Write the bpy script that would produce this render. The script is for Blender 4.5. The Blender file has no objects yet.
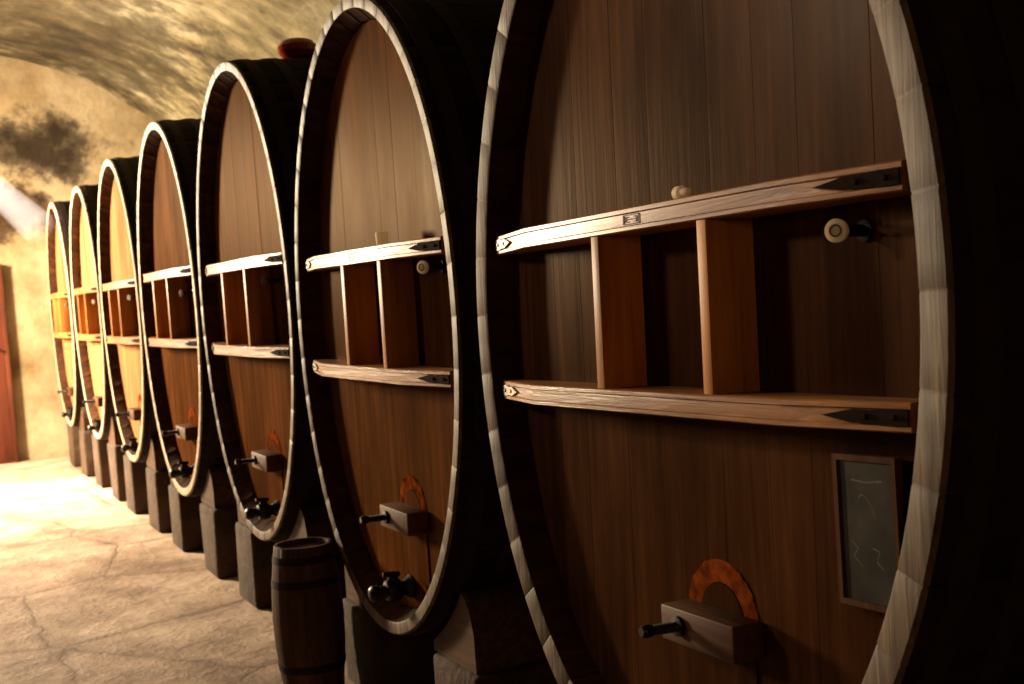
import bpy, bmesh, math, random
from mathutils import Vector, Matrix
random.seed(7)
S=bpy.context.scene
COL=S.collection
# ------------------------------------------------------------ materials
def nodes(name):
    m=bpy.data.materials.new(name); m.use_nodes=True
    nt=m.node_tree; b=nt.nodes['Principled BSDF']
    return m,nt,b
def N(nt,t,**k):
    n=nt.nodes.new(t)
    for a,v in k.items():
        if a in n.inputs: n.inputs[a].default_value=v
        else: setattr(n,a,v)
    return n
def ramp(nt,stops):
    r=nt.nodes.new('ShaderNodeValToRGB'); e=r.color_ramp.elements
    while len(e)<len(stops): e.new(.5)
    for i,(p,c) in enumerate(stops):
        e[i].position=p; e[i].color=(*c,1) if len(c)==3 else c
    return r
def mix(nt,typ,fac,a,b):
    m=nt.nodes.new('ShaderNodeMix'); m.data_type='RGBA'; m.blend_type=typ
    for i,v in ((0,fac),(6,a),(7,b)):
        if hasattr(v,'links'): nt.links.new(v,m.inputs[i])
        else: m.inputs[i].default_value=v if i==0 else (*v,1)
    return m.outputs[2]
def coords(nt,scale,rand=True):
    tc=N(nt,'ShaderNodeTexCoord'); mp=N(nt,'ShaderNodeMapping'); mp.inputs['Scale'].default_value=scale
    src=tc.outputs['Object']
    if rand:
        oi=N(nt,'ShaderNodeObjectInfo'); va=N(nt,'ShaderNodeVectorMath',operation='ADD')
        ml=N(nt,'ShaderNodeMath',operation='MULTIPLY'); ml.inputs[1].default_value=37.
        nt.links.new(oi.outputs['Random'],ml.inputs[0]); nt.links.new(src,va.inputs[0]); nt.links.new(ml.outputs[0],va.inputs[1]); src=va.outputs[0]
    nt.links.new(src,mp.inputs['Vector']); return mp.outputs[0]
def wood(name,dark,mid,light,axis,rough=.5,tone=False,fine=26.,bump=.25,stain=.5,tr=((.82,.80,.79),(1.12,1.1,1.08)),spec=.2,st=(.28,.52,.78),wax=None):
    m,nt,b=nodes(name)
    sc=[fine]*3; sc['xyz'.index(axis)]=fine*.045
    v=coords(nt,sc)
    n=N(nt,'ShaderNodeTexNoise',Scale=1.,Detail=7.,Roughness=.62,Distortion=.5); nt.links.new(v,n.inputs['Vector'])
    r=ramp(nt,[(st[0],dark),(st[1],mid),(st[2],light)]); nt.links.new(n.outputs[0],r.inputs[0])
    sc2=[2.6]*3; sc2['xyz'.index(axis)]=.9
    n2=N(nt,'ShaderNodeTexNoise',Scale=1.,Detail=5.,Roughness=.6); nt.links.new(coords(nt,sc2),n2.inputs['Vector'])
    r2=ramp(nt,[(.3,(1-stain,)*3),(.62,(1,1,1))]); nt.links.new(n2.outputs[0],r2.inputs[0])
    c=mix(nt,'MULTIPLY',1.,r.outputs[0],r2.outputs[0])
    if tone:
        at=N(nt,'ShaderNodeAttribute',attribute_name='tone')
        r3=ramp(nt,[(0,tr[0]),(1,tr[1])]); nt.links.new(at.outputs['Fac'],r3.inputs[0])
        c=mix(nt,'MULTIPLY',1.,c,r3.outputs[0])
    mr=N(nt,'ShaderNodeMapRange'); mr.inputs[3].default_value=rough-.1; mr.inputs[4].default_value=rough+.15
    nt.links.new(n2.outputs[0],mr.inputs[0])
    bp=N(nt,'ShaderNodeBump',Strength=bump,Distance=.004); nt.links.new(n.outputs[0],bp.inputs['Height'])
    if wax:   # oiled old wood: diffuse with a thin warm sheen
        df=N(nt,'ShaderNodeBsdfDiffuse'); gl=N(nt,'ShaderNodeBsdfGlossy'); mx=N(nt,'ShaderNodeMixShader'); mx.inputs[0].default_value=wax[0]
        gl.inputs['Color'].default_value=(*wax[1],1)
        nt.links.new(c,df.inputs['Color']); nt.links.new(mr.outputs[0],gl.inputs['Roughness'])
        for s_ in (df,gl): nt.links.new(bp.outputs[0],s_.inputs['Normal'])
        nt.links.new(df.outputs[0],mx.inputs[1]); nt.links.new(gl.outputs[0],mx.inputs[2])
        nt.links.new(mx.outputs[0],nt.nodes['Material Output'].inputs['Surface']); nt.nodes.remove(b); return m
    nt.links.new(c,b.inputs['Base Color']); nt.links.new(mr.outputs[0],b.inputs['Roughness']); nt.links.new(bp.outputs[0],b.inputs['Normal'])
    b.inputs['Specular IOR Level'].default_value=spec
    return m
def rough_stone(name,stops,scale,rough=.8,bump=.5,dist=.03,big=None,blobs=()):
    m,nt,b=nodes(name)
    v=coords(nt,(1,1,1),False)
    n=N(nt,'ShaderNodeTexNoise',Scale=scale,Detail=10.,Roughness=.65,Distortion=0.); nt.links.new(v,n.inputs['Vector'])
    r=ramp(nt,stops); nt.links.new(n.outputs[0],r.inputs[0]); c=r.outputs[0]
    if big:
        n3=N(nt,'ShaderNodeTexNoise',Scale=big[0],Detail=10.,Roughness=.66,Distortion=0.); nt.links.new(v,n3.inputs['Vector'])
        r3=ramp(nt,big[1]); nt.links.new(n3.outputs[0],r3.inputs[0]); c=mix(nt,'MULTIPLY',1.,c,r3.outputs[0])
    for (p,sc,col) in blobs:   # soot / damp soaked into the plaster
        mp=N(nt,'ShaderNodeMapping'); mp.inputs['Location'].default_value=[-p[i]/sc[i] for i in range(3)]; mp.inputs['Scale'].default_value=[1/s for s in sc]
        nt.links.new(v,mp.inputs['Vector'])
        ln=N(nt,'ShaderNodeVectorMath',operation='LENGTH'); nt.links.new(mp.outputs[0],ln.inputs[0])
        nb=N(nt,'ShaderNodeTexNoise',Scale=2.6,Detail=10.,Roughness=.68,Distortion=.1); nt.links.new(v,nb.inputs['Vector'])
        ma=N(nt,'ShaderNodeMath',operation='MULTIPLY_ADD'); ma.inputs[1].default_value=3.0; nt.links.new(nb.outputs[0],ma.inputs[0]); nt.links.new(ln.outputs['Value'],ma.inputs[2])
        rb=ramp(nt,[(.0,col),(.4,tuple(x*.6+.2 for x in col)),(.8,(1,1,1))]); 
        mr=N(nt,'ShaderNodeMapRange'); mr.inputs[1].default_value=1.8; mr.inputs[2].default_value=2.9; nt.links.new(ma.outputs[0],mr.inputs[0]); nt.links.new(mr.outputs[0],rb.inputs[0])
        c=mix(nt,'MULTIPLY',1.,c,rb.outputs[0])
    nt.links.new(c,b.inputs['Base Color']); b.inputs['Roughness'].default_value=rough; b.inputs['Specular IOR Level'].default_value=.2
    n2=N(nt,'ShaderNodeTexNoise',Scale=scale*5,Detail=8.,Roughness=.7); nt.links.new(v,n2.inputs['Vector'])
    ad=N(nt,'ShaderNodeMath',operation='MULTIPLY_ADD'); ad.inputs[1].default_value=.35
    nt.links.new(n2.outputs[0],ad.inputs[0]); nt.links.new(n.outputs[0],ad.inputs[2])
    bp=N(nt,'ShaderNodeBump',Strength=bump,Distance=dist); nt.links.new(ad.outputs[0],bp.inputs['Height']); nt.links.new(bp.outputs[0],b.inputs['Normal'])
    return m,nt,b
def plain(name,c,rough=.5,metal=0.,var=.3,scale=30,spec=.5):
    m,nt,b=nodes(name)
    n=N(nt,'ShaderNodeTexNoise',Scale=float(scale),Detail=5.); nt.links.new(coords(nt,(1,1,1)),n.inputs['Vector'])
    r=ramp(nt,[(.3,tuple(x*(1-var) for x in c)),(.7,tuple(min(1,x*(1+var)) for x in c))]); nt.links.new(n.outputs[0],r.inputs[0])
    nt.links.new(r.outputs[0],b.inputs['Base Color']); b.inputs['Roughness'].default_value=rough; b.inputs['Metallic'].default_value=metal
    b.inputs['Specular IOR Level'].default_value=spec
    bp=N(nt,'ShaderNodeBump',Strength=.2,Distance=.002); nt.links.new(n.outputs[0],bp.inputs['Height']); nt.links.new(bp.outputs[0],b.inputs['Normal'])
    return m
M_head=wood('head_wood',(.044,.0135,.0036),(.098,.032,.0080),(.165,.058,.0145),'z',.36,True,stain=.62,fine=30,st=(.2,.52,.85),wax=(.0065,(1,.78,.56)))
M_head_shade=wood('shaded_head_wood',(.024,.0085,.003),(.056,.0195,.0062),(.10,.037,.012),'z',.32,True,stain=.68,fine=30,st=(.2,.52,.85),wax=(.0055,(1,.82,.64)))  # copy of the head wood with the nearest cask's shade in its colour
M_head_lit=wood('lit_head_wood',(.12,.058,.022),(.23,.118,.050),(.34,.19,.09),'z',.4,True,stain=.45,fine=30,st=(.2,.52,.85),wax=(.008,(1,.82,.6)))  # copy of the head wood, far-end brightness painted into the colour
M_lip_shade=wood('shaded_lip_wood',(.02,.008,.004),(.045,.017,.007),(.08,.032,.012),'x',.6,True,spec=.03)  # shade inside the rim painted in as a darker wood tone
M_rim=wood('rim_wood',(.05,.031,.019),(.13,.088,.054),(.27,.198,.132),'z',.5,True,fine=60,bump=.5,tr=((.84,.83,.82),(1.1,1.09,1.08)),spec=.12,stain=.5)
M_rim_lit=wood('lit_rim_wood',(.20,.145,.09),(.40,.31,.21),(.58,.47,.34),'z',.5,True,fine=50,bump=.4,tr=((.86,.85,.84),(1.08,1.07,1.06)),spec=.12,stain=.3)  # rim copy for far casks, strong light put into its paler colour
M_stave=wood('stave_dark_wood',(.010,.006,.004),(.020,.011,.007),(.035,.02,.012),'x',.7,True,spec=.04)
M_bar=wood('crossbar_wood',(.17,.062,.015),(.34,.137,.036),(.52,.235,.070),'y',.34,fine=34,spec=.35,bump=.6)
M_post=wood('post_wood',(.28,.098,.020),(.47,.18,.044),(.60,.27,.075),'z',.45,fine=30,spec=.12)
M_keg=wood('keg_wood',(.045,.024,.013),(.10,.053,.028),(.17,.095,.05),'z',.65,True,spec=.1)
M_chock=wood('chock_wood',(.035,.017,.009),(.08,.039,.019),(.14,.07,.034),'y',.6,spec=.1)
M_frame=wood('frame_wood',(.05,.020,.008),(.10,.042,.017),(.16,.070,.028),'z',.7,spec=.03)
M_block=wood('clamp_wood',(.045,.018,.007),(.10,.039,.014),(.17,.072,.027),'y',.55,spec=.12)
M_red=plain('red_stain',(.115,.024,.005),.9,var=.8,scale=26,spec=.0)
M_iron=plain('black_iron',(.022,.019,.017),.38,.8)
M_strap=plain('strap_iron',(.020,.011,.007),.85,0,spec=.03)
M_steel=plain('worn_steel',(.26,.22,.17),.42,.8)
M_hoop=plain('hoop_iron',(.020,.013,.010),.7,0,spec=.08)
M_cork=plain('pale_cork',(.80,.68,.48),.7,var=.1)
nt=M_cork.node_tree; tl=nt.nodes.new('ShaderNodeBsdfTranslucent'); tl.inputs[0].default_value=(.9,.78,.58,1); mx=nt.nodes.new('ShaderNodeMixShader'); mx.inputs[0].default_value=.5
nt.links.new(nt.nodes['Principled BSDF'].outputs[0],mx.inputs[1]); nt.links.new(tl.outputs[0],mx.inputs[2]); nt.links.new(mx.outputs[0],nt.nodes['Material Output'].inputs['Surface'])
M_slate=plain('slate',(.040,.034,.026),.7,var=.6,scale=6,spec=.03)
M_chalk=plain('chalk',(.062,.054,.042),.9,var=.5,scale=90)
M_glaze=plain('red_glaze',(.28,.03,.012),.12)
M_mark=plain('burnt_mark',(.09,.035,.014),.7)
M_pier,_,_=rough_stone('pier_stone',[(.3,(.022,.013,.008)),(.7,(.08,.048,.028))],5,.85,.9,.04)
M_door=wood('door_red_wood',(.06,.016,.008),(.10,.027,.013),(.14,.040,.020),'z',.7,fine=14,spec=.1)
M_ceil,nt,b=rough_stone('vault_plaster',[(.3,(.14,.12,.075)),(.5,(.235,.205,.135)),(.72,(.37,.325,.225))],2.4,.9,.8,.05,big=(.9,[(.36,(.24,.21,.15)),(.48,(.62,.57,.45)),(.62,(1,1,1))]),
   blobs=[((.3,14.0,4.7),(1.6,2.6,1.2),(.2,.17,.12))])
M_wall,nt,b=rough_stone('end_wall_plaster',[(.3,(.235,.18,.105)),(.5,(.315,.25,.155)),(.72,(.42,.345,.225))],2.4,.9,.7,.03,big=(1.0,[(.30,(.42,.34,.26)),(.42,(.78,.71,.6)),(.58,(1,1,1))]),
   blobs=[((.12,16,3.70),(.70,1,.45),(.07,.055,.045)),((-.30,16,3.0),(.6,1,.34),(.14,.09,.06))])
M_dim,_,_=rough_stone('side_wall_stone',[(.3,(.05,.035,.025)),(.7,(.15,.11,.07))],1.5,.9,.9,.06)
M_floor,nt,b=rough_stone('floor_stone',[(.3,(.24,.17,.125)),(.5,(.385,.28,.21)),(.72,(.53,.41,.32))],2.8,.7,.9,.05,big=(1.0,[(.35,(.55,.49,.45)),(.5,(.9,.87,.85)),(.6,(1,1,1))]))
v=coords(nt,(1,.8,1),False)
nz=N(nt,'ShaderNodeTexNoise',Scale=4.,Detail=8.,Roughness=.7); nt.links.new(v,nz.inputs['Vector'])
vm=mix(nt,'LINEAR_LIGHT',.06,(0,0,0),nz.outputs['Color'])
va=N(nt,'ShaderNodeVectorMath',operation='ADD'); nt.links.new(v,va.inputs[0]); nt.links.new(vm,va.inputs[1])
vo=N(nt,'ShaderNodeTexVoronoi',feature='DISTANCE_TO_EDGE',Scale=1.05); nt.links.new(va.outputs[0],vo.inputs['Vector'])
rc=ramp(nt,[(.0,(.55,.49,.45)),(.012,(.80,.77,.74)),(.05,(1,1,1))]); nt.links.new(vo.outputs['Distance'],rc.inputs[0])
old=b.inputs['Base Color'].links[0].from_socket
nt.links.new(mix(nt,'MULTIPLY',1.,old,rc.outputs[0]),b.inputs['Base Color'])
bp2=N(nt,'ShaderNodeBump',Strength=.6,Distance=.02); nt.links.new(rc.outputs[0],bp2.inputs['Height'])
nt.links.new(b.inputs['Normal'].links[0].from_socket,bp2.inputs['Normal']); nt.links.new(bp2.outputs[0],b.inputs['Normal'])

# ------------------------------------------------------------ mesh helpers
def finish(me,ob,parent,smooth=30):
    COL.objects.link(ob)
    if parent: ob.parent=parent
    if smooth:
        me.shade_smooth(); me.set_sharp_from_angle(angle=math.radians(smooth))
    return ob
def mk(name,vs,fs,mats,parent=None,idx=None,tone=None,smooth=30,loc=None):
    me=bpy.data.meshes.new(name); me.from_pydata([tuple(v) for v in vs],[],fs)
    for m in (mats if isinstance(mats,list) else [mats]): me.materials.append(m)
    if idx: me.polygons.foreach_set('material_index',idx)
    if tone:
        a=me.attributes.new('tone','FLOAT','FACE'); a.data.foreach_set('value',tone)
    bm=bmesh.new(); bm.from_mesh(me); bmesh.ops.recalc_face_normals(bm,faces=bm.faces); bm.to_mesh(me); bm.free()
    ob=bpy.data.objects.new(name,me)
    if loc: ob.location=loc
    return finish(me,ob,parent,smooth)
def box(name,lo,hi,mat,parent=None,bev=.004,jit=0,seg=2,loc=None):
    bm=bmesh.new(); bmesh.ops.create_cube(bm,size=1)
    for v_ in bm.verts:
        for i in range(3):
            v_.co[i]=lo[i] if v_.co[i]<0 else hi[i]
            if i<2: v_.co[i]+=random.uniform(-jit,jit)
    if bev: bmesh.ops.bevel(bm,geom=bm.edges[:],offset=bev,segments=seg,affect='EDGES',profile=.5)
    me=bpy.data.meshes.new(name); bm.to_mesh(me); bm.free(); me.materials.append(mat)
    ob=bpy.data.objects.new(name,me)
    if loc: ob.location=loc
    return finish(me,ob,parent)
def lathe(name,prof,origin,axis,mat,parent=None,seg=24,smooth=35):
    q=Vector(axis).normalized().to_track_quat('Z','Y').to_matrix()
    o=Vector(origin); vs=[];fs=[]
    for (d,r) in prof:
        for k in range(seg):
            t=2*math.pi*k/seg; vs.append(o+q@Vector((r*math.cos(t),r*math.sin(t),d)))
    n=len(prof)
    for i in range(n-1):
        for k in range(seg):
            k2=(k+1)%seg; fs.append((i*seg+k,i*seg+k2,(i+1)*seg+k2,(i+1)*seg+k))
    fs.append(tuple(range(seg))); fs.append(tuple((n-1)*seg+k for k in range(seg)))
    return mk(name,vs,fs,mat,parent,smooth=smooth)
def ell(a,b,t,off):
    x,y=a*math.cos(t),b*math.sin(t); nx,ny=math.cos(t)/a,math.sin(t)/b; l=math.hypot(nx,ny)
    return x+nx/l*off,y+ny/l*off
def shell(name,a,b,prof,nst,place,mats,pidx,parent,nfront=(),seed=0,groove=.004,fgroove=.0016,cap_last=True,jit=.003):
    rnd=random.Random(seed)
    fr=[0,.03,.35,.65,.97]; cols=[]
    for i in range(nst):
        j=rnd.uniform(-jit,jit)
        for f in fr: cols.append((2*math.pi*(i+f)/nst,f==0,i,j))
    vs=[]
    for pi_,(x,off) in enumerate(prof):
        for (t,seam,i,j) in cols:
            xx,oo=x,off
            if pi_ in nfront: xx+= (fgroove if seam else j)
            if seam and pi_ not in nfront: oo-=groove
            u,w=ell(a,b,t,oo); vs.append(place(xx,u,w))
    n=len(cols); fs=[];idx=[];tone=[]; tn=[rnd.random() for _ in range(nst)]
    for p in range(len(prof)-1):
        for k in range(n):
            k2=(k+1)%n; fs.append((p*n+k,p*n+k2,(p+1)*n+k2,(p+1)*n+k)); idx.append(pidx[p]); tone.append(tn[cols[k][2]])
    if cap_last:
        fs.append(tuple((len(prof)-1)*n+k for k in range(n))); idx.append(0); tone.append(.5)
    return mk(name,vs,fs,mats,parent,idx,tone,smooth=40)

# ------------------------------------------------------------ cask
HX=.088; TH=.088; LEN=2.05
def empty(name,loc):
    e=bpy.data.objects.new(name,None); e.location=loc; e.empty_display_size=.2; COL.objects.link(e); return e
def cask(c,a,b,zc,up,low,roll=0,tilt=0,label='',posts=(.17,-.30),plug=(-.5,.1),hatch=(-.12,.72),tap=(-.12,.47),seed=1,rw=.048):
    rnd=random.Random(seed)
    HM=M_head_lit if c>10 else (M_head_shade if c<3 else M_head)
    E=empty('wine_cask',(-1.7*math.sin(tilt),c,0)); E.rotation_euler=(roll,tilt,0)
    E['label']=label; E['category']='wine cask'; E['group']='row of oval wine casks'
    B=.035*a
    bul=lambda x: B*math.sin(math.pi*min(1,max(0,x/LEN)))
    P=lambda x,u,w:(x,u,zc+w)
    xs=[.010,.12,.35,.65,1.0,1.4,1.75,LEN]
    prof=[(HX+.03,-TH),(HX-.02,-TH),(.022,-rw-.012),(.003,-rw-.006),(0,-rw),(0,-.007)]+[(x,bul(x)) for x in xs]
    pidx=[2,2,2,1,1,1]+[0]*7
    shell('cask_body',a,b,prof,44,P,[M_stave,M_rim_lit if c>8 else M_rim,M_lip_shade],pidx,E,nfront=(3,4,5),seed=seed,groove=.0035,fgroove=.0018,jit=.0005)
    ai,bi=a-TH-.001,b-TH-.001; y=-ai; cols=[];tn=[]
    while y<ai-.001:
        w=rnd.uniform(.14,.28); y1=min(y+w,ai)
        if ai-y1<.07: y1=ai
        tt=rnd.random(); dx=rnd.uniform(-.0006,.0006)
        ys=[(y,.0015)]+[(y+.001,.0003)]+[(y+(y1-y)*f,0) for f in (.12,.3,.5,.7,.88)]+[(y1-.001,.0003)]
        for yy,d in ys: cols.append((yy,d+dx)); tn.append(tt)
        y=y1
    cols.append((ai,.004)); vs=[];fs=[];tone=[]
    for yy,d in cols:
        z=bi*math.sqrt(max(0,1-(yy/ai)**2))+.0003
        vs+=[(HX+d,yy,zc-z),(HX+d,yy,zc+z),(HX+.03,yy,zc+z),(HX+.03,yy,zc-z)]
    for k in range(len(cols)-1):
        q=4*k
        for i in range(4):
            fs.append((q+i,q+(i+1)%4,q+4+(i+1)%4,q+4+i)); tone.append(tn[k])
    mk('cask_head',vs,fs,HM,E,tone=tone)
    for hx,hw in ((.05,.06),(.2,.055),(.5,.055),(1.5,.055)):
        vs=[];fs=[];n=72
        for x,o in ((hx,.0005),(hx,.006),(hx+hw,.006),(hx+hw,.0005)):
            for k in range(n):
                u,w=ell(a,b,2*math.pi*k/n,bul(x)+o); vs.append(P(x,u,w))
        for i in range(4):
            for k in range(n):
                fs.append((i*n+k,i*n+(k+1)%n,((i+1)%4)*n+(k+1)%n,((i+1)%4)*n+k))
        mk('hoop',vs,fs,M_hoop,E)
    XF=-.042
    for z,kind in ((up,'u'),(low,'l')):
        h=.056; z0=z-h
        zz=max(abs(z-zc),abs(z0-zc)); L=(a-TH)*math.sqrt(1-(zz/(b-TH))**2)-.006; tp=.32; xe={-1:.010,1:.026}
        sect=[(.005,0),(0,.003),(0,.011),(.005,.014),(.005,.041),(0,.044),(0,.053),(.004,h)]
        st=[(-L,xe[-1]),(-L+tp,XF),(0,XF-.002),(L-tp,XF),(L,xe[1])]
        vs=[];fs=[]
        for (yy,xf) in st:
            for (dx,dz) in sect: vs.append((xf+dx,yy,z0+dz))
            vs.append((HX-.003,yy,z0+h)); vs.append((HX-.003,yy,z0))
        m=10
        for i in range(4):
            for k in range(m): fs.append((i*m+k,i*m+(k+1)%m,(i+1)*m+(k+1)%m,(i+1)*m+k))
        fs.append(tuple(range(m))); fs.append(tuple(4*m+k for k in range(m)))
        bar=mk('crossbar',vs,fs,M_bar,E,smooth=20)
        for sgn in (-1,1):
            p0=Vector((xe[sgn],sgn*L,z0)); p1=Vector((XF,sgn*(L-tp),z0)); d=(p1-p0); d.normalize()
            nrm=Vector((d.y*sgn,-d.x*sgn,0)) 
            if nrm.x>0: nrm=-nrm
            out=[(.004,.013),(.05,.012),(.09,.016),(.13,.015),(.165,.021),(.205,.028),(.165,.035),(.13,.041),(.09,.040),(.05,.044),(.004,.043)]
            if sgn>0: out=[(l*.8,zz2) for l,zz2 in out]
            vs=[];n=len(out)
            for off in (-.0015,.0035):
                for (l,zz2) in out: vs.append(p0+d*l+nrm*off+Vector((0,0,zz2)))
            fs=[tuple(range(n)),tuple(range(n,2*n))]+[(k,(k+1)%n,n+(k+1)%n,n+k) for k in range(n)]
            s=mk('iron_strap',vs,fs,M_steel if sgn>0 else M_strap,bar,smooth=None)
            for l in (.035,.10): lathe('bolt_head',[(0,.006),(.002,.006),(.004,.004)],p0+d*l+nrm*.0035+Vector((0,0,.028)),nrm,M_steel if sgn>0 else M_strap,s,12)
        if kind=='u':
            my=-.02; x0=XF+.0025; 
            zb=z0+.017; zt=z0+.039; vs=[];fs=[]
            segs=[(my-.034,zb,my+.034,zb),(my-.034,zt,my+.034,zt),(my-.034,zb,my-.034,zt),(my+.034,zb,my+.034,zt)]
            e0=my+.024; segs+=[(e0,zb+.005,e0,zt-.005)]+[(e0,zb+.005+.006*i,e0-.012,zb+.005+.006*i) for i in range(3)]
            segs+=[(my+.005,(zb+zt)/2,my-.004,(zb+zt)/2)]
            e1=my-.024; segs+=[(e1,zb+.005,e1,zt-.005)]+[(e1,zb+.005+.006*i,e1+.012,zb+.005+.006*i) for i in range(3)]
            for (y0,za_,y1,zb_) in segs:
                dy,dz=y1-y0,zb_-za_; l=math.hypot(dy,dz) or 1; ny_,nz_=-dz/l*.001,dy/l*.001
                q=[(x0,y0+ny_,za_+nz_),(x0,y1+ny_,zb_+nz_),(x0,y1-ny_,zb_-nz_),(x0,y0-ny_,za_-nz_)]
                bb=len(vs); vs+=q+[(x-.0015,yy,z3) for x,yy,z3 in q]
                fs+=[tuple(bb+i for i in f) for f in ((0,1,2,3),(4,5,6,7),(0,1,5,4),(1,2,6,5),(2,3,7,6),(3,0,4,7))]
            mk('burnt_stamp',vs,fs,M_mark,bar,smooth=None)
    for py in posts:
        box('upright_post',(-.041,py-.017,low),(HX-.003,py+.017,up-.056),M_post,E,.0012)
    hy,hz=hatch; R=.138; r=.085; n=28; X1=HX-.003; X0=HX-.001; vs=[];fs=[]
    za=hz+.015
    for x in (X1,X0):
        for k in range(n+1):
            t=math.pi*k/n; RR=R+ (rnd.uniform(-.012,.004) if x==X1 else 0)
            vs.append((x,hy+RR*math.cos(t),za+RR*math.sin(t))); vs.append((x,hy+r*math.cos(t),za+r*1.0*math.sin(t)))
    m=2*(n+1)
    for k in range(n):
        q=2*k; fs+= [(q,q+1,q+3,q+2),(m+q,m+q+1,m+q+3,m+q+2),(q,q+2,m+q+2,m+q),(q+1,q+3,m+q+3,m+q+1)]
    fs+=[(0,1,m+1,m),(2*n,2*n+1,m+2*n+1,m+2*n)]
    D=empty('hatch',(0,0,0)); D.parent=E
    mk('hatch_arch',vs,fs,M_red,D)
    rp=r*.99
    out=[(hy+rp*math.cos(math.pi*k/n),za+rp*math.sin(math.pi*k/n)) for k in range(n+1)]+[(hy-R*.9,hz-.01),(hy-R*.9,hz-.25),(hy+R*.9,hz-.25),(hy+R*.9,hz-.01)]
    vs=[(X,yy,zz2) for X in (HX-.005,HX-.001) for yy,zz2 in out]; k_=len(out)
    fs=[tuple(range(k_)),tuple(range(k_,2*k_))]+[(i,(i+1)%k_,k_+(i+1)%k_,k_+i) for i in range(k_)]
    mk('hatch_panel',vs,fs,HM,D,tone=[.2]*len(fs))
    box('clamp_block',(HX-.090,hy-.16,hz-.045),(HX-.006,hy+.13,hz+.040),M_block,D,.006)
    pr=[(0,.024),(.012,.024),(.014,.013)]
    for i in range(9): pr+=[(.018+i*.007,.010),(.0215+i*.007,.013)]
    pr+=[(.085,.015),(.10,.016),(.108,.011)]
    lathe('clamp_bolt',pr,(HX-.088,hy+.05,hz),(-1,0,.02),M_iron,D)
    ty,tz=tap; T=empty('drain_tap',(0,0,0)); T.parent=E
    k=.82
    lathe('tap_flange',[(0,.055*k),(.012,.055*k),(.022,.046*k),(.035,.038*k)],(HX-.001,ty,tz),(-1,0,0),M_iron,T)
    lathe('tap_body',[(d,r_*k) for d,r_ in [(0,.035),(.03,.035),(.035,.048),(.045,.053),(.08,.053),(.09,.046),(.095,.03),(.12,.028),(.122,.036),(.145,.038),(.155,.030),(.16,.015)]],(HX-.02,ty,tz),(-1,0,-.04),M_iron,T)
    lathe('tap_stem',[(0,.022),(.012,.020),(.014,.013),(.018,.013)],(HX-.08,ty,tz+.034),(0,0,1),M_iron,T,16)
    lathe('tap_handle',[(-.028,.008),(-.022,.011),(.034,.011),(.040,.008)],(HX-.08,ty,tz+.058),(-1,0,.1),M_iron,T,16)
    if plug:
        py,pz=plug; pz+=zc
        lathe('sampling_plug',[(0,.022),(.008,.022),(.01,.012),(.075,.011)],(HX-.001,py,pz),(-1,0,0),M_iron,E,20)
        KA=Vector((-1,-.55,0)).normalized(); ko=Vector((HX-.070,py,pz))
        kn=lathe('plug_knob',[(0,.016),(.003,.022),(.013,.023),(.017,.021),(.0175,.016)],ko,KA,M_cork if c<6 else M_block,E,28)
        if c<6: lathe('knob_ring',[(0,.0125),(.0012,.0125),(.0012,.0095),(.0002,.0092)],ko+KA*.0172,KA,M_mark,kn,24)
    return E
Z0=1.70
specs=[
 dict(c=2.525,a=.968,b=1.27,zc=1.62,up=1.857,low=1.422,roll=-.015,tilt=.035,rw=.068,posts=(.155,-.305),plug=(-.675,.125),hatch=(-.14,.868),tap=(-.1,.60),label='large oval dark oak wine cask, worn rim, slate hanging on it'),
 dict(c=4.56,a=.885,b=1.22,zc=1.605,up=1.87,low=1.425,tilt=.01,rw=.044,posts=(.10,-.31),plug=(-.60,.17),hatch=(-.16,.85),tap=(-.10,.57),label='oval oak wine cask, cork on its bar, keg beside it'),
 dict(c=6.47,a=.925,b=1.245,zc=1.695,up=1.92,low=1.48,rw=.044,hatch=(-.12,.88),tap=(-.12,.62),label='oval oak wine cask with a red bowl on top'),
 dict(c=8.44,a=.93,b=1.24,zc=1.685,up=1.945,low=1.50,hatch=(-.12,.88),tap=(-.12,.62),label='oval oak wine cask with pale sunlit rim'),
 dict(c=10.38,a=.92,b=1.215,zc=1.70,up=1.935,low=1.50,hatch=(-.12,.88),tap=(-.12,.62),label='oval oak wine cask with pale sunlit rim'),
 dict(c=12.30,a=.90,b=1.19,zc=1.705,up=1.945,low=1.51,hatch=(-.12,.88),tap=(-.12,.64),label='brightly sunlit oval oak wine cask'),
 dict(c=14.35,a=.92,b=1.22,zc=1.71,up=1.945,low=1.52,hatch=(-.12,.88),tap=(-.12,.64),label='brightly sunlit oval oak wine cask near the end wall'),
]
casks=[cask(seed=i+3,**s) for i,s in enumerate(specs)]
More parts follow.
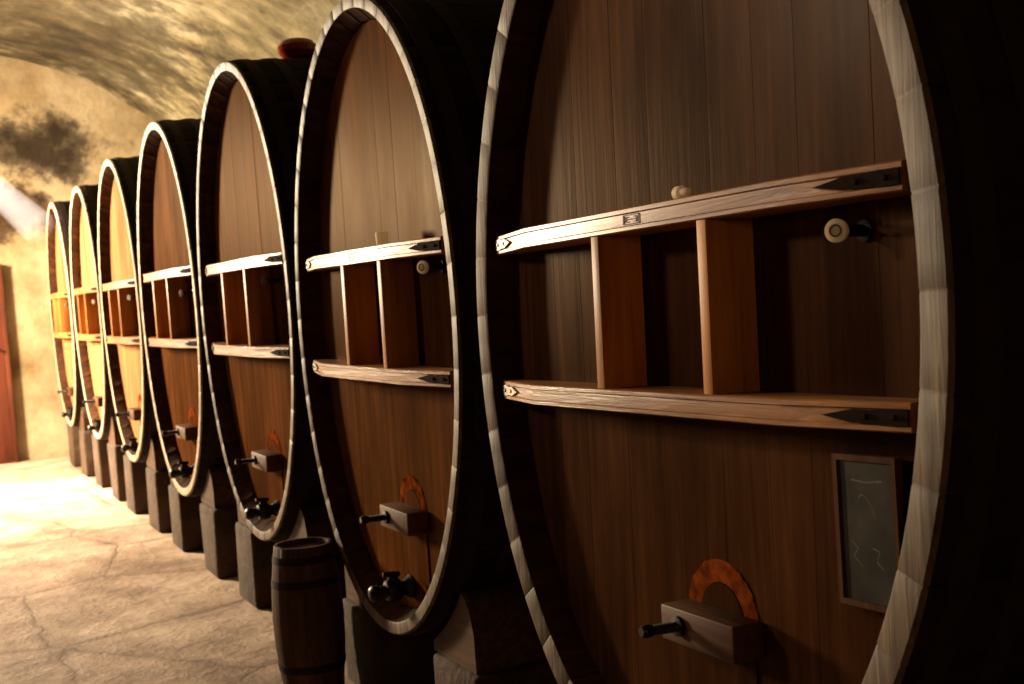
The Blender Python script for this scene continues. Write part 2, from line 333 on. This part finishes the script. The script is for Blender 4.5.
# ------------------------------------------------------------ piers and chocks
for i,s in enumerate(specs):
    sh={0:.035,1:.012}.get(i,0)
    B=.035*s['a']; a,b=s['a']+B*.75+.014,s['b']+B*.75+.014+sh
    y0,y1=(.33,.72); yc=s['c']+(.02 if i==0 else 0)
    und=lambda y: s['zc']-b*math.sqrt(1-(y/a)**2)
    zt=und(y0-.03)-.035
    for sg in (1,-1):
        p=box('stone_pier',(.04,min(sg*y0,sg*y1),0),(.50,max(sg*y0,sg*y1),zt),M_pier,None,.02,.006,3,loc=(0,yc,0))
        p['label']='rough stone block pier under a wine cask'; p['category']='stone block'; p['group']='stone piers under the casks'
        vs=[];n=8; ye=.60
        for x in (.06,.46):
            for k in range(n+1):
                y=y0-.02+(ye-y0+.02)*k/n; z=und(y)
                vs+= [(x,sg*y,zt+.003),(x,sg*y,z)]
            for dy,f in ((.03,.93),(.06,.78),(.085,.5)):
                vs+=[(x,sg*(ye+dy),zt+.003),(x,sg*(ye+dy),zt+(und(ye)-zt)*f)]
        nn=n+3; m=2*(nn+1);fs=[]
        for k in range(nn):
            q=2*k; fs+=[(q,q+1,q+3,q+2),(m+q,m+q+1,m+q+3,m+q+2),(q+1,q+3,m+q+3,m+q+1),(q,q+2,m+q+2,m+q)]
        fs+=[(0,1,m+1,m),(2*nn,2*nn+1,m+2*nn+1,m+2*nn)]
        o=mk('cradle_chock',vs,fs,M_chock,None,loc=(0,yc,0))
        o['label']='curved dark wooden chock wedged under a cask'; o['category']='wooden chock'; o['group']='wooden chocks on the piers'
# ------------------------------------------------------------ keg
KH=.66
K=empty('small_keg',(-.14,5.17,0)); K['label']='small upright weathered wooden keg on the stone floor'; K['category']='keg'
kb=lambda z:.030*math.sin(math.pi*z/KH)
shell('keg_body',.122,.122,[(KH-.03,-.016),(KH,-.014),(KH,-.002)]+[(z,kb(z)) for z in (KH-.005,.56,.46,.35,.23,.11,0)],16,lambda x,u,w:(u,w,x),[M_keg],[0]*9,K,nfront=(1,2),seed=4,groove=.002,fgroove=-.001,jit=.002)
lathe('keg_head',[(KH-.04,.107),(KH-.025,.107)],(0,0,0),(0,0,1),M_keg,K,40)
for z in (.03,.13,.49,.59):
    lathe('keg_hoop',[(z,.122+kb(z)),(z,.1245+kb(z)),(z+.03,.1245+kb(z+.03)),(z+.03,.122+kb(z+.03))],(0,0,0),(0,0,1),M_hoop,K,48)
# ------------------------------------------------------------ slate board on first cask
def slate():
    E=empty('slate_board',(HX-.012-.021,1.870,1.165)); E.rotation_euler=(math.radians(-2),.035,0)
    E['label']='small chalk slate in a narrow wooden frame on the cask'; E['category']='slate board'
    w,h=.088,.150; t=.012
    vs=[];fs=[]
    for x in (-.018,0):
        for ww,hh in ((w,h),(w-t,h-t)): vs+=[(x,-ww,-hh),(x,ww,-hh),(x,ww,hh),(x,-ww,hh)]
    for i in range(4):
        j=(i+1)%4; fs+=[(i,j,4+j,4+i),(8+i,8+j,12+j,12+i),(i,j,8+j,8+i),(4+i,4+j,12+j,12+i)]
    mk('slate_frame',vs,fs,M_frame,E,smooth=None)
    box('slate_panel',(-.012,-w+t,-h+t),(-.002,w-t,h-t),M_slate,E,0)
    m=math
    paths=[[(.025*m.cos(q/5),.05+.022*m.sin(q/3.4)) for q in range(0,18)],
           [(.05,-.02),(.03,-.035),(.045,-.05),(.02,-.07)],[(-.01,-.03),(-.03,-.035),(-.02,-.055),(-.04,-.07)],[(.04,.10),(.0,.097),(-.045,.102)]]
    for p in paths:
        vs=[];fs=[]
        for a_,b_ in p:
            for x in (-.0123,-.0118): vs+=[(x,a_,b_-.0016),(x,a_+.0004,b_+.0016)]
        for i in range(len(p)-1):
            q=4*i; fs+=[(q,q+1,q+5,q+4),(q+2,q+3,q+7,q+6),(q,q+2,q+6,q+4),(q+1,q+3,q+7,q+5)]
        mk('chalk_mark',vs,fs,M_chalk,E,smooth=None)
slate()
c1=lathe('wooden_spigot',[(0,.007),(.004,.0095),(.03,.011),(.034,.016),(.055,.017),(.06,.013)],(.008,2.35,1.8755),(.15,1,0),M_cork,None,20)
c1['label']='small pale wooden spigot lying on the upper bar'; c1['category']='spigot'
c2=lathe('cork',[(0,.021),(.045,.024),(.048,.022)],(.0,4.30,1.8705),(0,0,1),M_cork,None,20)
c2['label']='pale cork standing on the upper crossbar'; c2['category']='cork'
zt=1.695+1.245+.008
bw=lathe('red_bowl',[(0,.07),(.01,.085),(.035,.105),(.065,.105),(.09,.085),(.10,.06),(.105,.03)],(.42,6.46,zt+.018),(0,0,1),M_glaze,None,36)
bw['label']='glossy dark red rounded bowl upturned on a cask'; bw['category']='bowl'
# ------------------------------------------------------------ room
X0,X1=-5.2,2.6; CX=(X0+X1)/2; HW=(X1-X0)/2; SP=2.15; RISE=2.75; YE=16.0; YB=-3.
def struct(o): o['kind']='structure'; return o
def slab(name,lo,hi,mat): return struct(box(name,lo,hi,mat,None,0))
slab('floor',(X0-.2,YB-.2,-.2),(X1+.2,YE+.2,0),M_floor)
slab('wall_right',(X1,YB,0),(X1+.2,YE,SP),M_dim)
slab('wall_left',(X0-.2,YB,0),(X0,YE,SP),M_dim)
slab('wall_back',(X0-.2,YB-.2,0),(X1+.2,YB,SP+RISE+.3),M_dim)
slab('wall_end',(X0-.2,YE,0),(X1+.2,YE+.2,SP+RISE+.3),M_wall)
from mathutils import noise
vs=[];fs=[];na,ny=64,150
for j in range(ny+1):
    y=YB+(YE-YB)*j/ny
    for k in range(na+1):
        t=math.pi*k/na; x=CX+HW*math.cos(t); z=SP+RISE*math.sin(t)
        d=.09*noise.noise(Vector((x*.6,y*.6,z*.6)))+.04*noise.noise(Vector((x*1.8,y*1.8,z*1.8)))+.012*noise.noise(Vector((x*4,y*4,z*4)))
        d*=min(1,math.sin(t)*3)
        vs.append((x-d*math.cos(t),y,z-d*math.sin(t)))
for j in range(ny):
    for k in range(na):
        q=j*(na+1)+k; fs.append((q,q+1,q+na+2,q+na+1))
struct(mk('ceiling',vs,fs,M_ceil,None,smooth=60))
Dr=empty('door_1',(-.90,YE,0)); Dr['kind']='structure'
box('door_leaf',(-.42,-.06,.0),(.42,-.005,2.3),M_door,Dr,.004)
box('door_frame_post',(.42,-.09,0),(.47,-.005,2.36),M_door,Dr,.004)
box('door_frame_post',(-.47,-.09,0),(-.42,-.005,2.36),M_door,Dr,.004)
lathe('door_latch',[(0,.012),(.05,.012),(.055,.02),(.07,.02)],(.36,-.06,1.35),(0,-1,0),M_iron,Dr,14)
# ------------------------------------------------------------ lights
def area(loc,tgt,size,energy,col,spread=180,sy=None):
    l=bpy.data.lights.new('lamp','AREA'); l.energy=energy; l.color=col; l.size=size; l.spread=math.radians(spread)
    if sy: l.shape='RECTANGLE'; l.size_y=sy
    o=bpy.data.objects.new('window_or_fill_light',l); o.location=loc; o.rotation_euler=(Vector(tgt)-Vector(loc)).to_track_quat('-Z','Y').to_euler(); COL.objects.link(o); return o
def spot(loc,tgt,e,deg,col,soft=.2,blend=.7):
    l=bpy.data.lights.new('beam_or_fill','SPOT'); l.energy=e; l.color=col; l.spot_size=math.radians(deg); l.spot_blend=blend; l.shadow_soft_size=soft
    o=bpy.data.objects.new('sunbeam_or_fill_spot',l); o.location=loc; o.rotation_euler=(Vector(tgt)-Vector(loc)).to_track_quat('-Z','Y').to_euler(); COL.objects.link(o)
area((-3.6,13.6,2.9),(0,12.4,1.4),.9,2400,(1,.79,.52),170,1.2)
area((-3.6,5.6,3.6),(0,1.75,2.4),.45,18,(1,.84,.66),75)  # weak light added for the sheen on the nearest cask head
area((-2.6,-1.6,2.3),(0,3,1.4),.5,7,(1,.55,.24),140)  # warm fill added behind the camera, not a window
spot((-3.4,14.6,3.6),(-.9,12.6,0),5000,42,(1,.86,.68),.2,.9)
spot((-3.6,8.5,3.6),(-1.3,6.2,0),130,75,(1,.82,.62),.4,1.)  # soft spot added to brighten the foreground floor, no opening there
A=Vector((-1.5,15.9,4.4)); Bv=Vector((-.06,13.78,2.48)); d=(Bv-A).normalized()
spot(A,Bv,6000,9.5,(1,.94,.88),.05,.6)
m=bpy.data.materials.new('dusty_light_shaft'); m.use_nodes=True; nt=m.node_tree; nt.nodes.clear()
ou=nt.nodes.new('ShaderNodeOutputMaterial'); vs_=nt.nodes.new('ShaderNodeVolumeScatter'); vs_.inputs['Density'].default_value=.4; vs_.inputs['Anisotropy'].default_value=.3  # scattering cone added along the spot so its beam shows
nt.links.new(vs_.outputs[0],ou.inputs['Volume'])
Lh=(Bv-A).length-.24
sh=lathe('dusty_light_shaft',[(.35,.04),(Lh,.19)],A,d,m,None,24); sh['kind']='stuff'; sh['label']='thin shaft of light from a high window, added as a scattering volume'; sh['category']='light_shaft'
w=bpy.data.worlds.new('World'); S.world=w; w.use_nodes=True; nt=w.node_tree; nt.nodes['Background'].inputs[0].default_value=(1,.7,.4,1); nt.nodes['Background'].inputs[1].default_value=.01
# ------------------------------------------------------------ camera
cam=bpy.data.cameras.new('Camera'); co=bpy.data.objects.new('Camera',cam); COL.objects.link(co); S.camera=co
F=1250.; ph=math.radians(4.2); vx,vy=-617.,14.
dx_=vx*math.cos(ph)+vy*math.sin(ph); dy_=-vx*math.sin(ph)+vy*math.cos(ph)
pt=math.atan(dy_/F); th=math.atan(-dx_*math.cos(pt)/F)
cam.sensor_width=36; cam.lens=F/1024*36
fw=Vector((math.sin(th)*math.cos(pt),math.cos(th)*math.cos(pt),-math.sin(pt))); rt=Vector((math.cos(th),-math.sin(th),0)); upv=rt.cross(fw)
cr=rt*math.cos(ph)-upv*math.sin(ph); cu=upv*math.cos(ph)+rt*math.sin(ph)
R=Matrix((cr,cu,-fw)).transposed().to_4x4(); R.translation=Vector((-1.615,0,Z0)); co.matrix_world=R
cam.dof.use_dof=True; cam.dof.focus_distance=3.3; cam.dof.aperture_fstop=5.0
S.view_settings.view_transform='Standard'; S.view_settings.exposure=0
